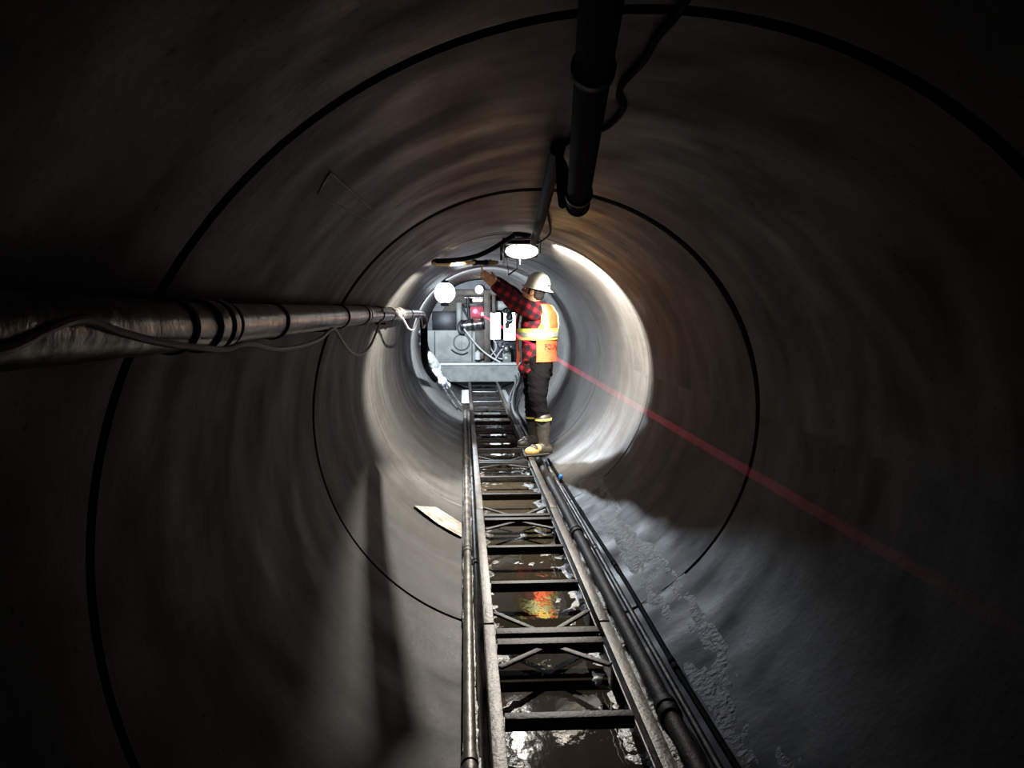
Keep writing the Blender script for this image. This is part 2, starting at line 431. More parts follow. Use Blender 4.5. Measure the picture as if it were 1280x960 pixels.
# ------------------------------------------------------------------ ladder track in sections
HZ = CAM.z - 1.36              # top of the rails
XL, XR = -.257, .248
SECT = 2.06
S0 = [1.415 + SECT * i for i in range(7)]
SL = ['nearest ladder track section, its single wide tie under a bright puddle', 'second ladder track section, with the worker mirrored in the water beneath', 'ladder track section just short of the worker\'s boots',
      'ladder track section starting beneath the worker\'s boots', 'ladder track section beside the looped grey hoses', 'ladder track section with the left pipes ending beside it', 'farthest ladder track section, ending at the grey crossbeam']
def obox(bm, a, b, w, h, bev=.003):    # bar from a to b
    a, b = Vector(a), Vector(b); d = b - a; q = Vector((0, 1, 0)).rotation_difference(d.normalized())
    add_box(bm, (a + b) / 2, (w, d.length, h), rot=q.to_matrix(), bev=bev)
for i, y0 in enumerate(S0):
    L_ = SECT if i < 6 else 1.55
    t = thing('ladder_track', SL[i], 'ladder track', (0, y0, 0), 'steel ladder track sections')
    dz = random.uniform(-.004, .004); dx = random.uniform(-.004, .004)
    for x in (XL, XR):
        bm = BM(); x += dx
        add_box(bm, (x, y0 + L_ / 2, HZ - .006 + dz), (.046, L_ - .012, .012), bev=.003)          # top flange
        s = 1 if x < 0 else -1
        add_box(bm, (x - s * .017, y0 + L_ / 2, HZ - .038 + dz), (.012, L_ - .012, .064), bev=.003)   # web
        add_box(bm, (x, y0 + L_ / 2, HZ - .070 + dz), (.046, L_ - .012, .010), bev=.003)
        finish('rail', bm, M['steel'], t)
    nt_ = 4 if i < 6 else 3
    for k in range(nt_):
        f = (.055 + (L_ - .11) * k / (nt_ - 1))
        bm = BM(); yy = y0 + f
        w = .062 if k in (0, nt_ - 1) else .045
        add_box(bm, (0, yy, HZ - .062 + dz), (XR - XL - .05, w, .010), bev=.002)
        add_box(bm, (0, yy - w / 2 + .005, HZ - .082 + dz), (XR - XL - .05, .010, .046), bev=.002)
        finish('tie', bm, M['darksteel'], t)
    for (ye, sg) in ((y0 + .055, 1), (y0 + L_ - .055, -1)):
        for x in (XL + .03, XR - .03):
            bm = BM(); sx = .03 if x > 0 else -.03
            obox(bm, (sx, ye + sg * .03, HZ - .078 + dz), (x, ye + sg * .24, HZ - .066 + dz), .026, .012)
            finish('brace', bm, M['darksteel'], t)
    # supports under the track
    for x in (XL, XR):
        for f in (.3, L_ - .3):
            bm = BM(); zb = .1135 if y0 + f > 13.1 else wz(x + (.02 if x > 0 else -.02))
            add_box(bm, (x, y0 + f, (HZ - .076 + zb) / 2 + dz / 2), (.05, .06, HZ - .076 - zb + .004), bev=.004)
            finish('foot', bm, M['darksteel'], t)
    # bolts on the rail splice
# ------------------------------------------------------------------ pipes beside the track
def pipe_thing(name, label, pts, r, m, couplings, cat='pipe', group=None, seg=18, cm=None):
    t = thing(name, label, cat, pts[0], group)
    bm = BM(); add_tube(bm, pts, r, seg); finish('barrel', bm, m, t)
    P = [Vector(p) for p in pts]
    for y in couplings:
        for a, b in zip(P, P[1:]):
            if a.y <= y < b.y:
                q = a.lerp(b, (y - a.y) / (b.y - a.y)); ax = (b - a).normalized()
                bm = BM()
                add_lathe(bm, [(r, -.06), (r * 1.22, -.055), (r * 1.28, -.04), (r * 1.28, -.012), (r * 1.12, -.008), (r * 1.12, .008), (r * 1.28, .012), (r * 1.28, .04), (r * 1.22, .055), (r, .06)], q, ax, 22)
                finish('coupling', bm, cm or m, t)
    return t
pipe_thing('steel_pipe', 'worn steel pipe lying left of the track against the wall', [(-.352, .6, .098), (-.350, 3, .098), (-.345, 5, .099), (-.342, 9, .099), (-.342, 12.05, .098)], .0235, M['pipesteel'], (2.6, 5.05, 8.2, 11.2), group='steel pipes left of the track')
pipe_thing('steel_pipe', 'thinner steel pipe squeezed between left pipe and left rail', [(-.305, .6, .082), (-.300, 3, .080), (-.296, 6, .080), (-.294, 9, .080), (-.292, 12.1, .080)], .020, M['pipesteel'], (4.85, 7.4, 10.4), group='steel pipes left of the track')
pipe_thing('steel_pipe', 'dark pipe with a bulky coupling lying right of the right rail', [(.388, .6, .120), (.384, 3, .119), (.380, 6, .118), (.368, 8, .114)], .034, M['darksteel'], (2.9, 5.35), group=None)
pipe_thing('hose', 'thin black hose with wire fittings lying outermost on the right', [(.51, .6, .145), (.505, 2, .142), (.495, 3.2, .138), (.50, 4.3, .139), (.485, 5.5, .133), (.475, 6.6, .129), (.46, 8, .124)], .012, M['rubber'], (3.25, 4.6, 5.9), 'hose')
pipe_thing('hose', 'grey hose with worn sheen running between dark pipe and thin black hose', [(.458, .6, .122), (.454, 3, .120), (.450, 4.2, .117), (.448, 5.6, .116), (.438, 6.9, .113), (.430, 8, .110)], .014, M['pipesteel'], (5.0, 6.85), 'hose')
# blue capped hose end
p = Vector((.458, 6.92, .15))
t = thing('hose_plug', 'small bright blue plug standing beside the right-hand hoses', 'plug', p)
bm = BM(); add_lathe(bm, [(0, .0), (.016, 0), (.018, .006), (.018, .03), (.012, .04), (0, .042)], p, (0, -.3, 1), 18); finish('cap', bm, M['blue'], t)
bm = BM(); add_lathe(bm, [(0, -.034), (.012, -.034), (.012, .002), (0, .002)], p, (0, -.3, 1), 14); finish('stem', bm, M['darksteel'], t)

# grey hoses looping up beside the track behind the boots
def cable(name, label, pts, r, m, cat='hose', group=None, n=8, seg=10, sx=1.0):
    bm = BM(); add_tube(bm, catmull(pts, n), r, seg, sx=sx)
    return tag(finish(name, bm, m), label, cat, group)
for i, (dx, top, lab, r, m) in enumerate([(0, 0, 'bright grey hose bending out of the bundle nearest the right rail', .022, 'rubberg'), (.05, .03, 'middle grey hose of the bundle behind the boots', .018, 'rubberg'), (.095, .05, 'outer dark hose of the bundle behind the boots', .016, 'rubber')]):
    x0 = .33 + dx
    z0 = wz(x0 + r, R) + r + .004
    cable('hose', lab, [(x0 + .02, 8.35, wz(x0 + .02) + r + .006), (x0 + .005, 9.4, z0 + .004), (x0 - .01, 10.8, z0 + .006), (x0 - .02, 12.2, z0 + .03), (x0 + .06, 13.2, z0 + .12 + top), (x0 + .2, 14.2, z0 + .2 + top), (x0 + .27, 15.3, z0 + .26 + top)], r, M[m], group='hoses behind the boots')

# scrap board on the left wall
bm = BM()
poly = [(518, 632), (546, 634), (577, 654), (577, 671), (548, 655)]
f0 = [bm.verts.new(on_wall(x, y, .004)) for x, y in poly]; f1 = [bm.verts.new(on_wall(x, y, .016)) for x, y in poly]
bm.faces.new(f0); bm.faces.new(f1[::-1])
for i in range(5): bm.faces.new((f0[i], f0[(i + 1) % 5], f1[(i + 1) % 5], f1[i]))
tag(finish('board', bm, M['board'], smooth=False), 'pale pointed scrap of board lying on the left pipe wall beside the track', 'scrap board')

# ------------------------------------------------------------------ long pipe on the left wall, with its cable
lp = [(-.890, .3, 1.585), (-.899, 1.7, 1.566), (-.899, 4.4, 1.566), (-.905, 7.1, 1.553), (-.905, 9.6, 1.535), (-.898, 10.25, 1.530)]
t = thing('discharge_pipe', 'scuffed metal pipe slung along the left wall', 'pipe', lp[0])
bm = BM(); add_tube(bm, lp, .047, 28); finish('barrel', bm, M['ducting'], t)
def ring_on(y, r0, r1, w, name, m, par):
    P = [Vector(p) for p in lp]
    for a, b in zip(P, P[1:]):
        if a.y <= y < b.y:
            q = a.lerp(b, (y - a.y) / (b.y - a.y)); bm = BM()
            add_lathe(bm, [(r0, -w), (r1, -w * .8), (r1, w * .8), (r0, w)], q, (b - a).normalized(), 32)
            return finish(name, bm, m, par)
for y in (1.78, 4.45, 7.0):
    ring_on(y - .05, .046, .055, .035, 'coupling', M['ducting'], t); ring_on(y + .03, .046, .056, .022, 'coupling', M['ducting'], t)
for y in (1.55, 1.86, 2.35, 3.6, 5.2, 6.1, 8.2):
    ring_on(y, .046, .052, .012, 'band', M['rubber'], t)
bm = BM(); add_tube(bm, catmull([(-.898, 10.22, 1.530), (-.885, 10.4, 1.515), (-.865, 10.52, 1.46), (-.86, 10.56, 1.36)], 6), .050, 24); finish('elbow', bm, M['ducting'], t)
for y in (3.2, 5.6, 8.0):                  # brackets fixing it to the wall
    bm = BM(); z = 1.57 if y < 5 else 1.55
    add_box(bm, (-.915, y, z - .052), (.07, .05, .012), bev=.003); add_box(bm, (-.930, y, z - .01), (.010, .05, .07), bev=.003)
    finish('bracket', bm, M['darksteel'], t)
cable('hose', 'black hose dropping from the end of the long left pipe', [(-.86, 10.56, 1.375), (-.862, 10.62, 1.25), (-.872, 10.8, 1.05), (-.875, 11.2, .86), (-.855, 12.0, .68), (-.80, 12.8, .5)], .045, M['rubber'])
XC = -.845
cp = [(-30, 442), (10, 436), (60, 412), (105, 399), (150, 415), (200, 428), (245, 434), (280, 437), (310, 430), (345, 437), (375, 433), (400, 424), (417, 411), (428, 427), (440, 441), (452, 443), (463, 432), (471, 414), (476, 400)]
pts = []
for (x, y) in cp:
    pts.append(at_x(x, y, XC))
cable('cable', 'thin grey cable looping in swags below the left pipe', pts, .0065, M['cable'], 'cable', n=6, seg=8)
cp = [(478, 388), (492, 390), (503, 398), (511, 411), (518, 411), (522, 400), (526, 397), (529, 410), (532, 404), (533, 397)]
cable('cable', 'white cable wrapped in two small loops at the far end of the left pipe', [at_x(x, y, -.845 + .0) for x, y in cp], .009, M['whitecable'], 'cable', n=6, seg=8)

# ------------------------------------------------------------------ things hung from the crown
a, b = at(757, -45, 1.22), at(722, 256, 2.72)
t = thing('hanging_pipe', 'thick black pipe slung from the crown, its open end tilting down', 'pipe', b)
ax = (b - a).normalized(); Ln = (b - a).length
bm = BM()
add_lathe(bm, [(.028, 0), (.036, 0), (.036, Ln - .02), (.040, Ln - .02), (.040, Ln), (.030, Ln), (.028, Ln - .01), (.028, 0)], a, ax, 28); finish('barrel', bm, M['rubber'], t)
for f in (.25, .9):
    q = a.lerp(b, f); zc = R + math.sqrt(R * R - q.x * q.x)
    bm = BM()
    add_tube(bm, [(q.x, q.y, zc + .004), (q.x, q.y, q.z + .03)], .004, 8)
    add_lathe(bm, [(.037, -.012), (.043, -.012), (.043, .012), (.037, .012)], q, ax, 24, closed=True)
    finish('hanger', bm, M['darksteel'], t)
h0 = on_wall(697, 186, .03)
e2 = at(667, 303, 6.15)
mid = [h0, h0.lerp(e2, .2) - Vector((0, 0, .012)), h0.lerp(e2, .5) - Vector((0, 0, .03)), h0.lerp(e2, .8) - Vector((0, 0, .012)), e2]
cable('feed_hose', 'straight black hose running along the crown to the warm lamp', mid, .026, M['rubber'], seg=14)
t = thing('hose_loop', 'flat black hose loop hanging from a crown hook beside the thick pipe', 'hose', h0)
bm = BM()
top = at(697, 193, 2.82); bot = at(703, 257, 2.82)
w = Vector((.021, 0, 0))
lpts = [top, top.lerp(bot, .18) + w * .8, top.lerp(bot, .5) + w * 1.35, top.lerp(bot, .85) + w, bot, top.lerp(bot, .85) - w * .15, top.lerp(bot, .5) - w * .1, top.lerp(bot, .18) + w * .1, top]
add_tube(bm, catmull(lpts, 6), .011, 10)
finish('hose', bm, M['rubber'], t)
bm = BM()
lp2 = [top, top.lerp(bot, .3) + w * .4, top.lerp(bot, .75) + w * .7, top.lerp(bot, .9) + w * .4, top.lerp(bot, .7) + w * .25, top.lerp(bot, .2) + w * .2]
add_tube(bm, catmull(lp2, 6), .011, 10); finish('hose', bm, M['rubber'], t)
bm = BM(); hk = on_wall(697, 183, 0)
add_tube(bm, catmull([hk + Vector((0, 0, .01)), hk - Vector((0, 0, .02)), hk + Vector((.012, 0, -.034)), hk + Vector((.02, 0, -.022))], 6), .005, 8)
add_box(bm, hk, (.05, .03, .012), bev=.003)
finish('hook', bm, M['chrome'], t)
cp = [(872, -25), (846, 18), (822, 46), (806, 74), (790, 92), (777, 106), (774, 124), (780, 134), (771, 148), (757, 160), (738, 166), (722, 169), (710, 178), (699, 184)]
cable('cable', 'black cable snaking over the crown to the right of the thick pipe', [on_wall(x, y, .010) for x, y in cp], .0085, M['rubber'], 'cable', n=6, seg=8)
cp = [(690, 235, 4.0), (684, 256, 4.5), (687, 278, 5.1), (688, 290, 5.5), (683, 297, 5.9), (672, 304, 6.15)]
cable('cable', 'slim black cable drooping in a loop beside the lamp hose', [at(*c) for c in cp], .007, M['rubber'], 'cable', n=6, seg=8)

# ------------------------------------------------------------------ warm lamp hung at the second joint
LB = at(652, 312, 6.45)
t = thing('flood_lamp', 'warm white floodlight glowing under the crown above the worker', 'lamp', LB)
bm = BM()
add_box(bm, LB + Vector((0, 0, .052)), (.27, .14, .035), bev=.012); add_box(bm, LB + Vector((0, .055, .0)), (.27, .03, .12), bev=.01)
finish('housing', bm, M['machdark'], t)
bm = BM(); add_ell(bm, LB + Vector((0, -.01, -.013)), (.128, .055, .058), sub=4); finish('lens', bm, M['lensB'], t)
bm = BM(); add_box(bm, LB + Vector((-.0145, -.10, -.092)), (.003, .13, .05), bev=.001); finish('beam_blocker', bm, M['machdark'], t)  # plate added to keep the down beam off the right side
bm = BM()
for s in (-1, 1):
    add_box(bm, LB + Vector((s * .145, .01, .03)), (.008, .03, .11), bev=.002)
add_box(bm, LB + Vector((0, .01, .085)), (.298, .03, .008), bev=.002)
finish('yoke', bm, M['darksteel'], t)
bm = BM()
pa, pb = LB + Vector((-.02, -.04, -.082)) + Vector((-.155, -.892, -.424)) * .17, LB + Vector((-.02, -.04, -.082)) + Vector((-.51, -.48, -.69)) * .17
add_tube(bm, [pa, pa.lerp(pb, .5) - Vector((0, 0, .0)), pb], [.005, .006, .0075], 8)
add_tube(bm, [pa, LB + Vector((-.045, -.075, .05))], .0025, 6); add_tube(bm, [pb, LB + Vector((-.13, -.03, .05))], .0025, 6)
finish('shadow_bar', bm, M['darksteel'], t)  # bar added under the lamp to cast a dark stripe on the left wall
bm = BM()
k = at(648, 290, 6.2); 
add_ell(bm, k, (.045, .05, .04)); add_ell(bm, k + Vector((.05, .02, -.012)), (.05, .045, .035)); add_ell(bm, k + Vector((-.02, .03, .03)), (.03, .03, .03))
bm = fuse(bm, .006, 3)
tag(finish('junction_box', bm, M['rubber']), 'lumpy black connector bundle hanging just above the warm floodlight', 'connector')
# curved black hose and the tan nozzle being fitted
cp = [(646, 292, 6.25), (632, 301, 6.3), (614, 312, 6.3), (596, 320, 6.25), (575, 324.5, 6.1), (556, 326, 5.95), (545, 326, 5.9)]
cable('hose', 'black hose curving under the crown from lamp to hairpin on its left', [at(*c) for c in cp], .018, M['rubber'], seg=14)
t = thing('nozzle_hose', 'tan hose with black coupling and brass fitting held overhead by the worker', 'hose', at(600, 328, 7.4))
bm = BM(); add_tube(bm, catmull([at(545, 326, 5.9), at(541.5, 327.5, 5.94), at(545, 329.5, 6.0), at(560, 330.5, 6.4), at(577, 329.5, 6.9), at(593, 328, 7.35)], 8), .016, 14); finish('tan_hose', bm, M['tan'], t)
q0, q1, q2, q3 = at(592, 328, 7.33), at(608, 328, 7.5), at(609, 328, 7.51), at(622, 328, 7.62)
bm = BM(); ax = (q1 - q0).normalized(); Lc = (q1 - q0).length
add_lathe(bm, [(0, 0), (.026, 0), (.026, .03), (.02, .035), (.02, Lc - .03), (.026, Lc - .02), (.026, Lc), (0, Lc)], q0, ax, 20); finish('coupling', bm, M['rubber'], t)
bm = BM(); Lb = (q3 - q2).length
add_lathe(bm, [(0, -.01), (.018, -.01), (.018, .02), (.026, .022), (.026, .05), (.018, .052), (.018, Lb - .02), (.014, Lb - .018), (.014, Lb), (0, Lb)], q2, (q3 - q2).normalized(), 6); finish('fitting', bm, M['brass'], t)
bm = BM(); add_tube(bm, [at(602, 329, 7.45), at(603, 342, 7.45)], .0075, 10); finish('valve_lever', bm, M['tan'], t)
# pale hanging bracket
cw = at(630, 318, 7.5)
t = thing('hanging_bracket', 'pale twisted strap hanging from the crown left of the warm lamp', 'bracket', cw)
bm = BM()
cp = [(629, 299, 7.5), (630, 308, 7.5), (628.5, 316, 7.5), (631, 323, 7.5), (629, 331, 7.5)]
add_tube(bm, catmull([at(*c) for c in cp], 6), .012, 8, sx=.35); finish('strap', bm, M['whitepaint'], t)
bm = BM(); c0 = at(626.5, 303, 7.52); zc = R + math.sqrt(R * R - c0.x ** 2)
add_box(bm, (c0.x, 7.52, (zc + c0.z - .16) / 2), (.02, .03, zc - c0.z + .16), bev=.003); finish('stem', bm, M['darksteel'], t)

# ------------------------------------------------------------------ cool lamp
LA = at(556, 366, 10.9)
t = thing('work_lamp', 'blazing cool white work lamp at the far left in front of the machine', 'lamp', LA)
bm = BM(); add_ell(bm, LA, (.135, .115, .138), sub=4); finish('globe', bm, M['lensA'], t)
bm = BM()
add_lathe(bm, [(0, .0), (.05, 0), (.05, .04), (.0, .04)], LA + Vector((0, 0, .12)), (0, 0, 1), 20)
zc = R + math.sqrt(R * R - LA.x ** 2)
add_tube(bm, [LA + Vector((0, 0, .15)), Vector((LA.x, LA.y, zc + .005))], .008, 8)
finish('hanger', bm, M['machdark'], t)
bm = BM()
add_lathe(bm, [(0, 0), (.05, 0), (.055, -.05), (.0, -.06)], LA + Vector((0, 0, -.12)), (0, 0, 1), 20); finish('base', bm, M['machdark'], t)

# ------------------------------------------------------------------ tunnelling machine filling the far end
D = 15.5
mt = thing('tunnelling_machine', 'grey and brown tunnelling machine filling the far end of the tunnel', 'machine', (0, D, 0))
def clipx(z, rr=1.05): return math.sqrt(max(0, rr * rr - (z - R) ** 2))
def disc_plate(name, z0, z1, y, th, m, xr=None, xl=None):
    bm = BM(); n = 14; F_, B_ = [], []
    L_, R_ = [], []
    for i in range(n + 1):
        z = z0 + (z1 - z0) * i / n; x = clipx(z)
        L_.append((-x if xl is None else max(-x, xl), z)); R_.append((x if xr is None else min(x, xr), z))
    loop = L_ + R_[::-1]
    f = [bm.verts.new((x, y, z)) for x, z in loop]; b = [bm.verts.new((x, y + th, z)) for x, z in loop]
    bm.faces.new(f); bm.faces.new(b[::-1])
    for i in range(len(loop)):
        j = (i + 1) % len(loop); bm.faces.new((f[i], f[j], b[j], b[i]))
    return finish(name, bm, m, mt, smooth=False)
zt = at(600, 456, D).z; zb = at(600, 477, D).z
disc_plate('crossbeam', zb, zt, D, .12, M['machgrey'])
zt2 = at(600, 453.5, D).z
disc_plate('beam_flange', zt, zt2, D - .06, .26, M['ribbed'])
disc_plate('kick_plate', .08, zb, D + .35, .05, M['machdark'])
disc_plate('back_plate', .05, 2.1, D + 2.3, .05, M['machbrown'])
D2 = D + .45
px1 = at(608, 453, D2)
zt3 = at(575, 413, D2).z
tank = disc_plate('tank', zt2 - .02, zt3, D2, .5, M['machgrey'], xr=px1.x)
c = at(577, 428, D2)
bm = BM(); add_lathe(bm, [(.165, .0), (.165, .02), (.135, .02), (.135, .0)], (c.x, D2, c.z), (0, -1, 0), 36)
for k in range(10):
    aa = 2 * PI * k / 10; add_lathe(bm, [(.014, 0), (.014, .03), (0, .032)], (c.x + .15 * math.cos(aa), D2 - .01, c.z + .15 * math.sin(aa)), (0, -1, 0), 8)
finish('flange', bm, M['machdark'], tank)
bm = BM(); add_lathe(bm, [(.135, .012), (.02, .016), (0, .016)], (c.x, D2, c.z), (0, -1, 0), 36); add_box(bm, (c.x, D2 - .02, c.z), (.012, .02, .26), bev=.002); finish('cover', bm, M['machgrey'], tank)
bm = BM(); add_tube(bm, catmull([at(564, 437, D2 - .03), at(570, 441, D2 - .05), at(578, 443, D2 - .05), at(585, 440.5, D2 - .03)], 6), .014, 8); finish('handle', bm, M['machdark'], tank)
for x in (543.5, 590, 598.5):
    bm = BM(); box_px(bm, x - .5, 414, x + .5, 452, D2 - .012, .02, bev=.002); finish('seam_bar', bm, M['machdark'], tank)
for (x0, y0, x1, y1, dd, th, m, nm) in [
    (541, 389, 570, 413, D2 + .1, .35, 'machdark', 'motor_box'), (570.5, 378, 577, 413, D2 + .02, .12, 'machgrey', 'post'),
    (605, 366, 613, 454, D2 - .1, .14, 'machbrown', 'post'), (615, 366, 619.5, 392, D2 + .1, .1, 'machbrown', 'post'),
    (646, 366, 654, 454, D2 - .05, .14, 'machbrown', 'post'), (566, 362, 662, 369, D2, .16, 'machbrown', 'header_beam'),
    (580, 379, 606, 383, D2 + .3, .1, 'machdark', 'shelf'), (620, 376, 646, 388, D2 + .5, .3, 'machgrey', 'motor_box'),
    (594, 413, 606, 440, D2 - .06, .08, 'machbrown', 'side_plate'), (576, 385, 606, 414, D2 + .42, .06, 'machgrey', 'rear_plate'),
    (613, 424, 646, 453, D2 + .5, .06, 'machdark', 'rear_plate'), (608, 344, 640, 362, D2 + .9, .06, 'machdark', 'hood_plate'), (655, 372, 690, 454, D2 + .3, .2, 'machdark', 'side_plate')]:
    bm = BM(); box_px(bm, x0, y0, x1, y1, dd, th); finish(nm, bm, M[m], mt)
# shield ring at the back of the last pipe
bm = BM(); add_lathe(bm, [(1.07, 0), (.90, 0), (.90, .10), (1.07, .10)], (0, D + .75, R), (0, 1, 0), 64, closed=True); finish('shield_ring', bm, M['machdark'], mt)
# hydraulic cylinder
bm = BM(); a, b = at(577, 407, D2 - .2), at(604, 404, D2 - .2)
add_tube(bm, [a, b], .10, 20); cyl = finish('hydraulic_cylinder', bm, M['chrome'], mt)
for f in (.03, .5, .97):
    bm = BM(); q = a.lerp(b, f); add_lathe(bm, [(.09, -.025), (.113, -.022), (.113, .022), (.09, .025)], q, b - a, 24); finish('collar', bm, M['machdark'], cyl)
bm = BM(); q = at(578, 402, D2 - .22)
add_tube(bm, catmull([q, at(574, 406, D2 - .3), at(575, 414, D2 - .32), at(580, 416, D2 - .3)], 6), .035, 12); finish('elbow_hose', bm, M['rubberg'], cyl)
# braces and loose plumbing inside the frame
for i, (pa, pb, r, m) in enumerate([((576, 380), (585, 398), .02, 'machdark'), ((584, 372), (586, 398), .022, 'machdark'), ((592, 384), (604, 396), .018, 'machdark'), ((580, 372), (606, 372), .025, 'chrome')]):
    bm = BM(); add_tube(bm, [at(*pa, D2 + .1), at(*pb, D2 + .1)], r, 10); finish('strut', bm, M[m], mt)
random.seed(3)
mani = None
bm = BM(); box_px(bm, 628, 441, 639, 453, D2 + .1, .15, .01); mani = finish('manifold', bm, M['machgrey'], mt)
bm = BM(); c = at(633.5, 436, D2 + .05)
add_lathe(bm, [(0, .0), (.05, 0), (.075, .02), (.075, .06), (.05, .08), (0, .085)], c + Vector((0, .05, 0)), (0, -1, 0), 20)
for k in range(5):
    aa = 2 * PI * k / 5 + .3; add_lathe(bm, [(.022, 0), (.022, .05), (0, .05)], c + Vector((math.cos(aa) * .06, 0, math.sin(aa) * .06)), (math.cos(aa), 0, math.sin(aa)), 8)
finish('valve', bm, M['chrome'], mani)
bm = BM(); box_px(bm, 631, 446, 634.5, 449, D2 + .08, .05, .004); finish('gauge', bm, M['whitepaint'], mani)
for i, (pts_, r, m, lab) in enumerate([
    ([(612, 424), (613, 434), (617, 441), (622, 447), (628, 449)], .013, 'whitecable', 'white tube curling down behind the brown post'),
    ([(616, 424), (620, 430), (619, 438), (614, 444), (612, 450)], .012, 'whitecable', 'white tube crossing down towards the beam behind the post'),
    ([(624, 424), (622, 432), (625, 440), (621, 448)], .014, 'rubberg', 'grey tube hanging straight between white tubes'),
    ([(628, 436), (624, 441), (619, 449), (616, 453)], .014, 'whitecable', 'white tube running from the valve down to the beam'),
    ([(631, 392), (634, 400), (640, 400), (644, 392)], .008, 'whitecable', 'thin wire hanging in a bow across the bright panels')]):
    cable('tube', lab, [at(x, y, D2 - .02 - .02 * i) for x, y in pts_], r, M[m], 'tube', group=None, n=6, seg=8)
cable('hose', 'white hose sloping from the cylinder down to the grey beam', [at(580, 411, D2 - .35), at(586, 419, D2 - .36), at(594, 429, D2 - .38), at(604, 439, D2 - .42), at(615, 447, D - .02), at(626, 453, D - .03)], .016, M['whitecable'], n=6)
# light panels behind the worker
def light_panel(x0, y0, x1, y1, dd, label):
    t = thing('light_panel', label, 'lamp', at((x0 + x1) / 2, y1, dd), 'bright panels in the machine')
    bm = BM(); box_px(bm, x0, y0, x1, y1, dd, .03, .006); finish('lens', bm, M['lensP'], t)
    bm = BM(); box_px(bm, x0 - .6, y0 - .6, x1 + .6, y1 + .6, dd + .032, .05, .006); finish('casing', bm, M['machgrey'], t)
light_panel(608.5, 391, 625.5, 424, D2 + .3, 'blazing white upright panel right of the brown machine post')
light_panel(630, 391, 644, 425, D2 + .3, 'white glowing panel half hidden behind the worker\'s vest')
bm = BM(); add_ell(bm, at(637, 397, D2 + .15), (.07, .06, .13)); add_ell(bm, at(634, 407, D2 + .15), (.045, .05, .07)); add_ell(bm, at(634, 388, D2 + .18), (.09, .06, .06))
tag(finish('rag', fuse(bm, .012, 3, .02, 14), M['machdark']), 'black rag hanging in front of the glowing panels', 'rag')
t = thing('bulkhead_lamp', 'small round glowing lamp above the machine frame under the worker\'s hand', 'lamp', at(599, 362, D2 - .1))
bm = BM(); add_ell(bm, at(599, 362, D2 - .1), (.075, .06, .08)); finish('globe', bm, M['lensS'], t)
bm = BM(); add_lathe(bm, [(0, 0), (.09, 0), (.09, .05), (0, .05)], at(599, 362, D2 - .05), (0, 1, 0), 20); finish('base', bm, M['machdark'], t)
t = thing('strip_lamp', 'short glowing strip lamp across the top of the machine frame', 'lamp', at(596, 375, D2 + .2))
bm = BM(); box_px(bm, 591, 372.5, 603, 377, D2 + .2, .05); finish('lens', bm, M['lensS'], t)
bm = BM(); box_px(bm, 590, 371.5, 604, 372.6, D2 + .19, .08); finish('casing', bm, M['machgrey'], t)
# laser target
t = thing('laser_target', 'laser target plate with painted red glow on the machine frame', 'target', at(596, 389, D2 - .05))
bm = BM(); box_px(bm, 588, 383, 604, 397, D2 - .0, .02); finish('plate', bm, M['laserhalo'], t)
bm = BM(); c = at(594, 389, D2 - .01); add_ell(bm, c, (.045, .02, .045)); finish('spot', bm, M['laserdot'], t)
bm = BM(); box_px(bm, 601, 390, 606, 395, D2 - .02, .02); finish('reflector', bm, M['whitepaint'], t)
p0 = c; p1 = at(1300, 803, .36)
bm = BM(); n = 60
P = [p1.lerp(p0, i / n) for i in range(n + 1)]
add_tube(bm, P, [.0035 + .003 * (i / n) ** .5 + .006 * (i / n) for i in range(n + 1)], 12, cap=False, uvlen=True)
o = tag(finish('laser_beam', bm, M['beam']), 'thin red laser beam crossing the tunnel from the target to the lower right', 'laser beam')
o.visible_shadow = True
# small canister
t = thing('canister', 'small white canister standing on the grey beam below the cylinder', 'canister', at(599, 449, D2 - .15))
bm = BM(); add_lathe(bm, [(0, 0), (.055, 0), (.06, .01), (.06, .13), (.05, .15), (.02, .155), (.02, .175), (0, .175)], at(597, 449.5, D2 - .2), (0, 0, 1), 20); finish('bottle', bm, M['whitepaint'], t)
bm = BM(); add_box(bm, at(602, 444.5, D2 - .2), (.09, .08, .12), bev=.01); finish('holder', bm, M['machbrown'], t)
# floor plate at the far end
bm = BM()
for k in range(26):
    y = 13.2 + k * .075
    x = .40; add_box(bm, (0, y, .105), (2 * x, .035, .016), bev=.003)
add_box(bm, (0, 14.15, .094), (.80, 2.0, .012), bev=.002)
tag(finish('ribbed_plate', bm, M['ribbed']), 'pale ribbed floor plate under the far end of the ladder track', 'floor plate')
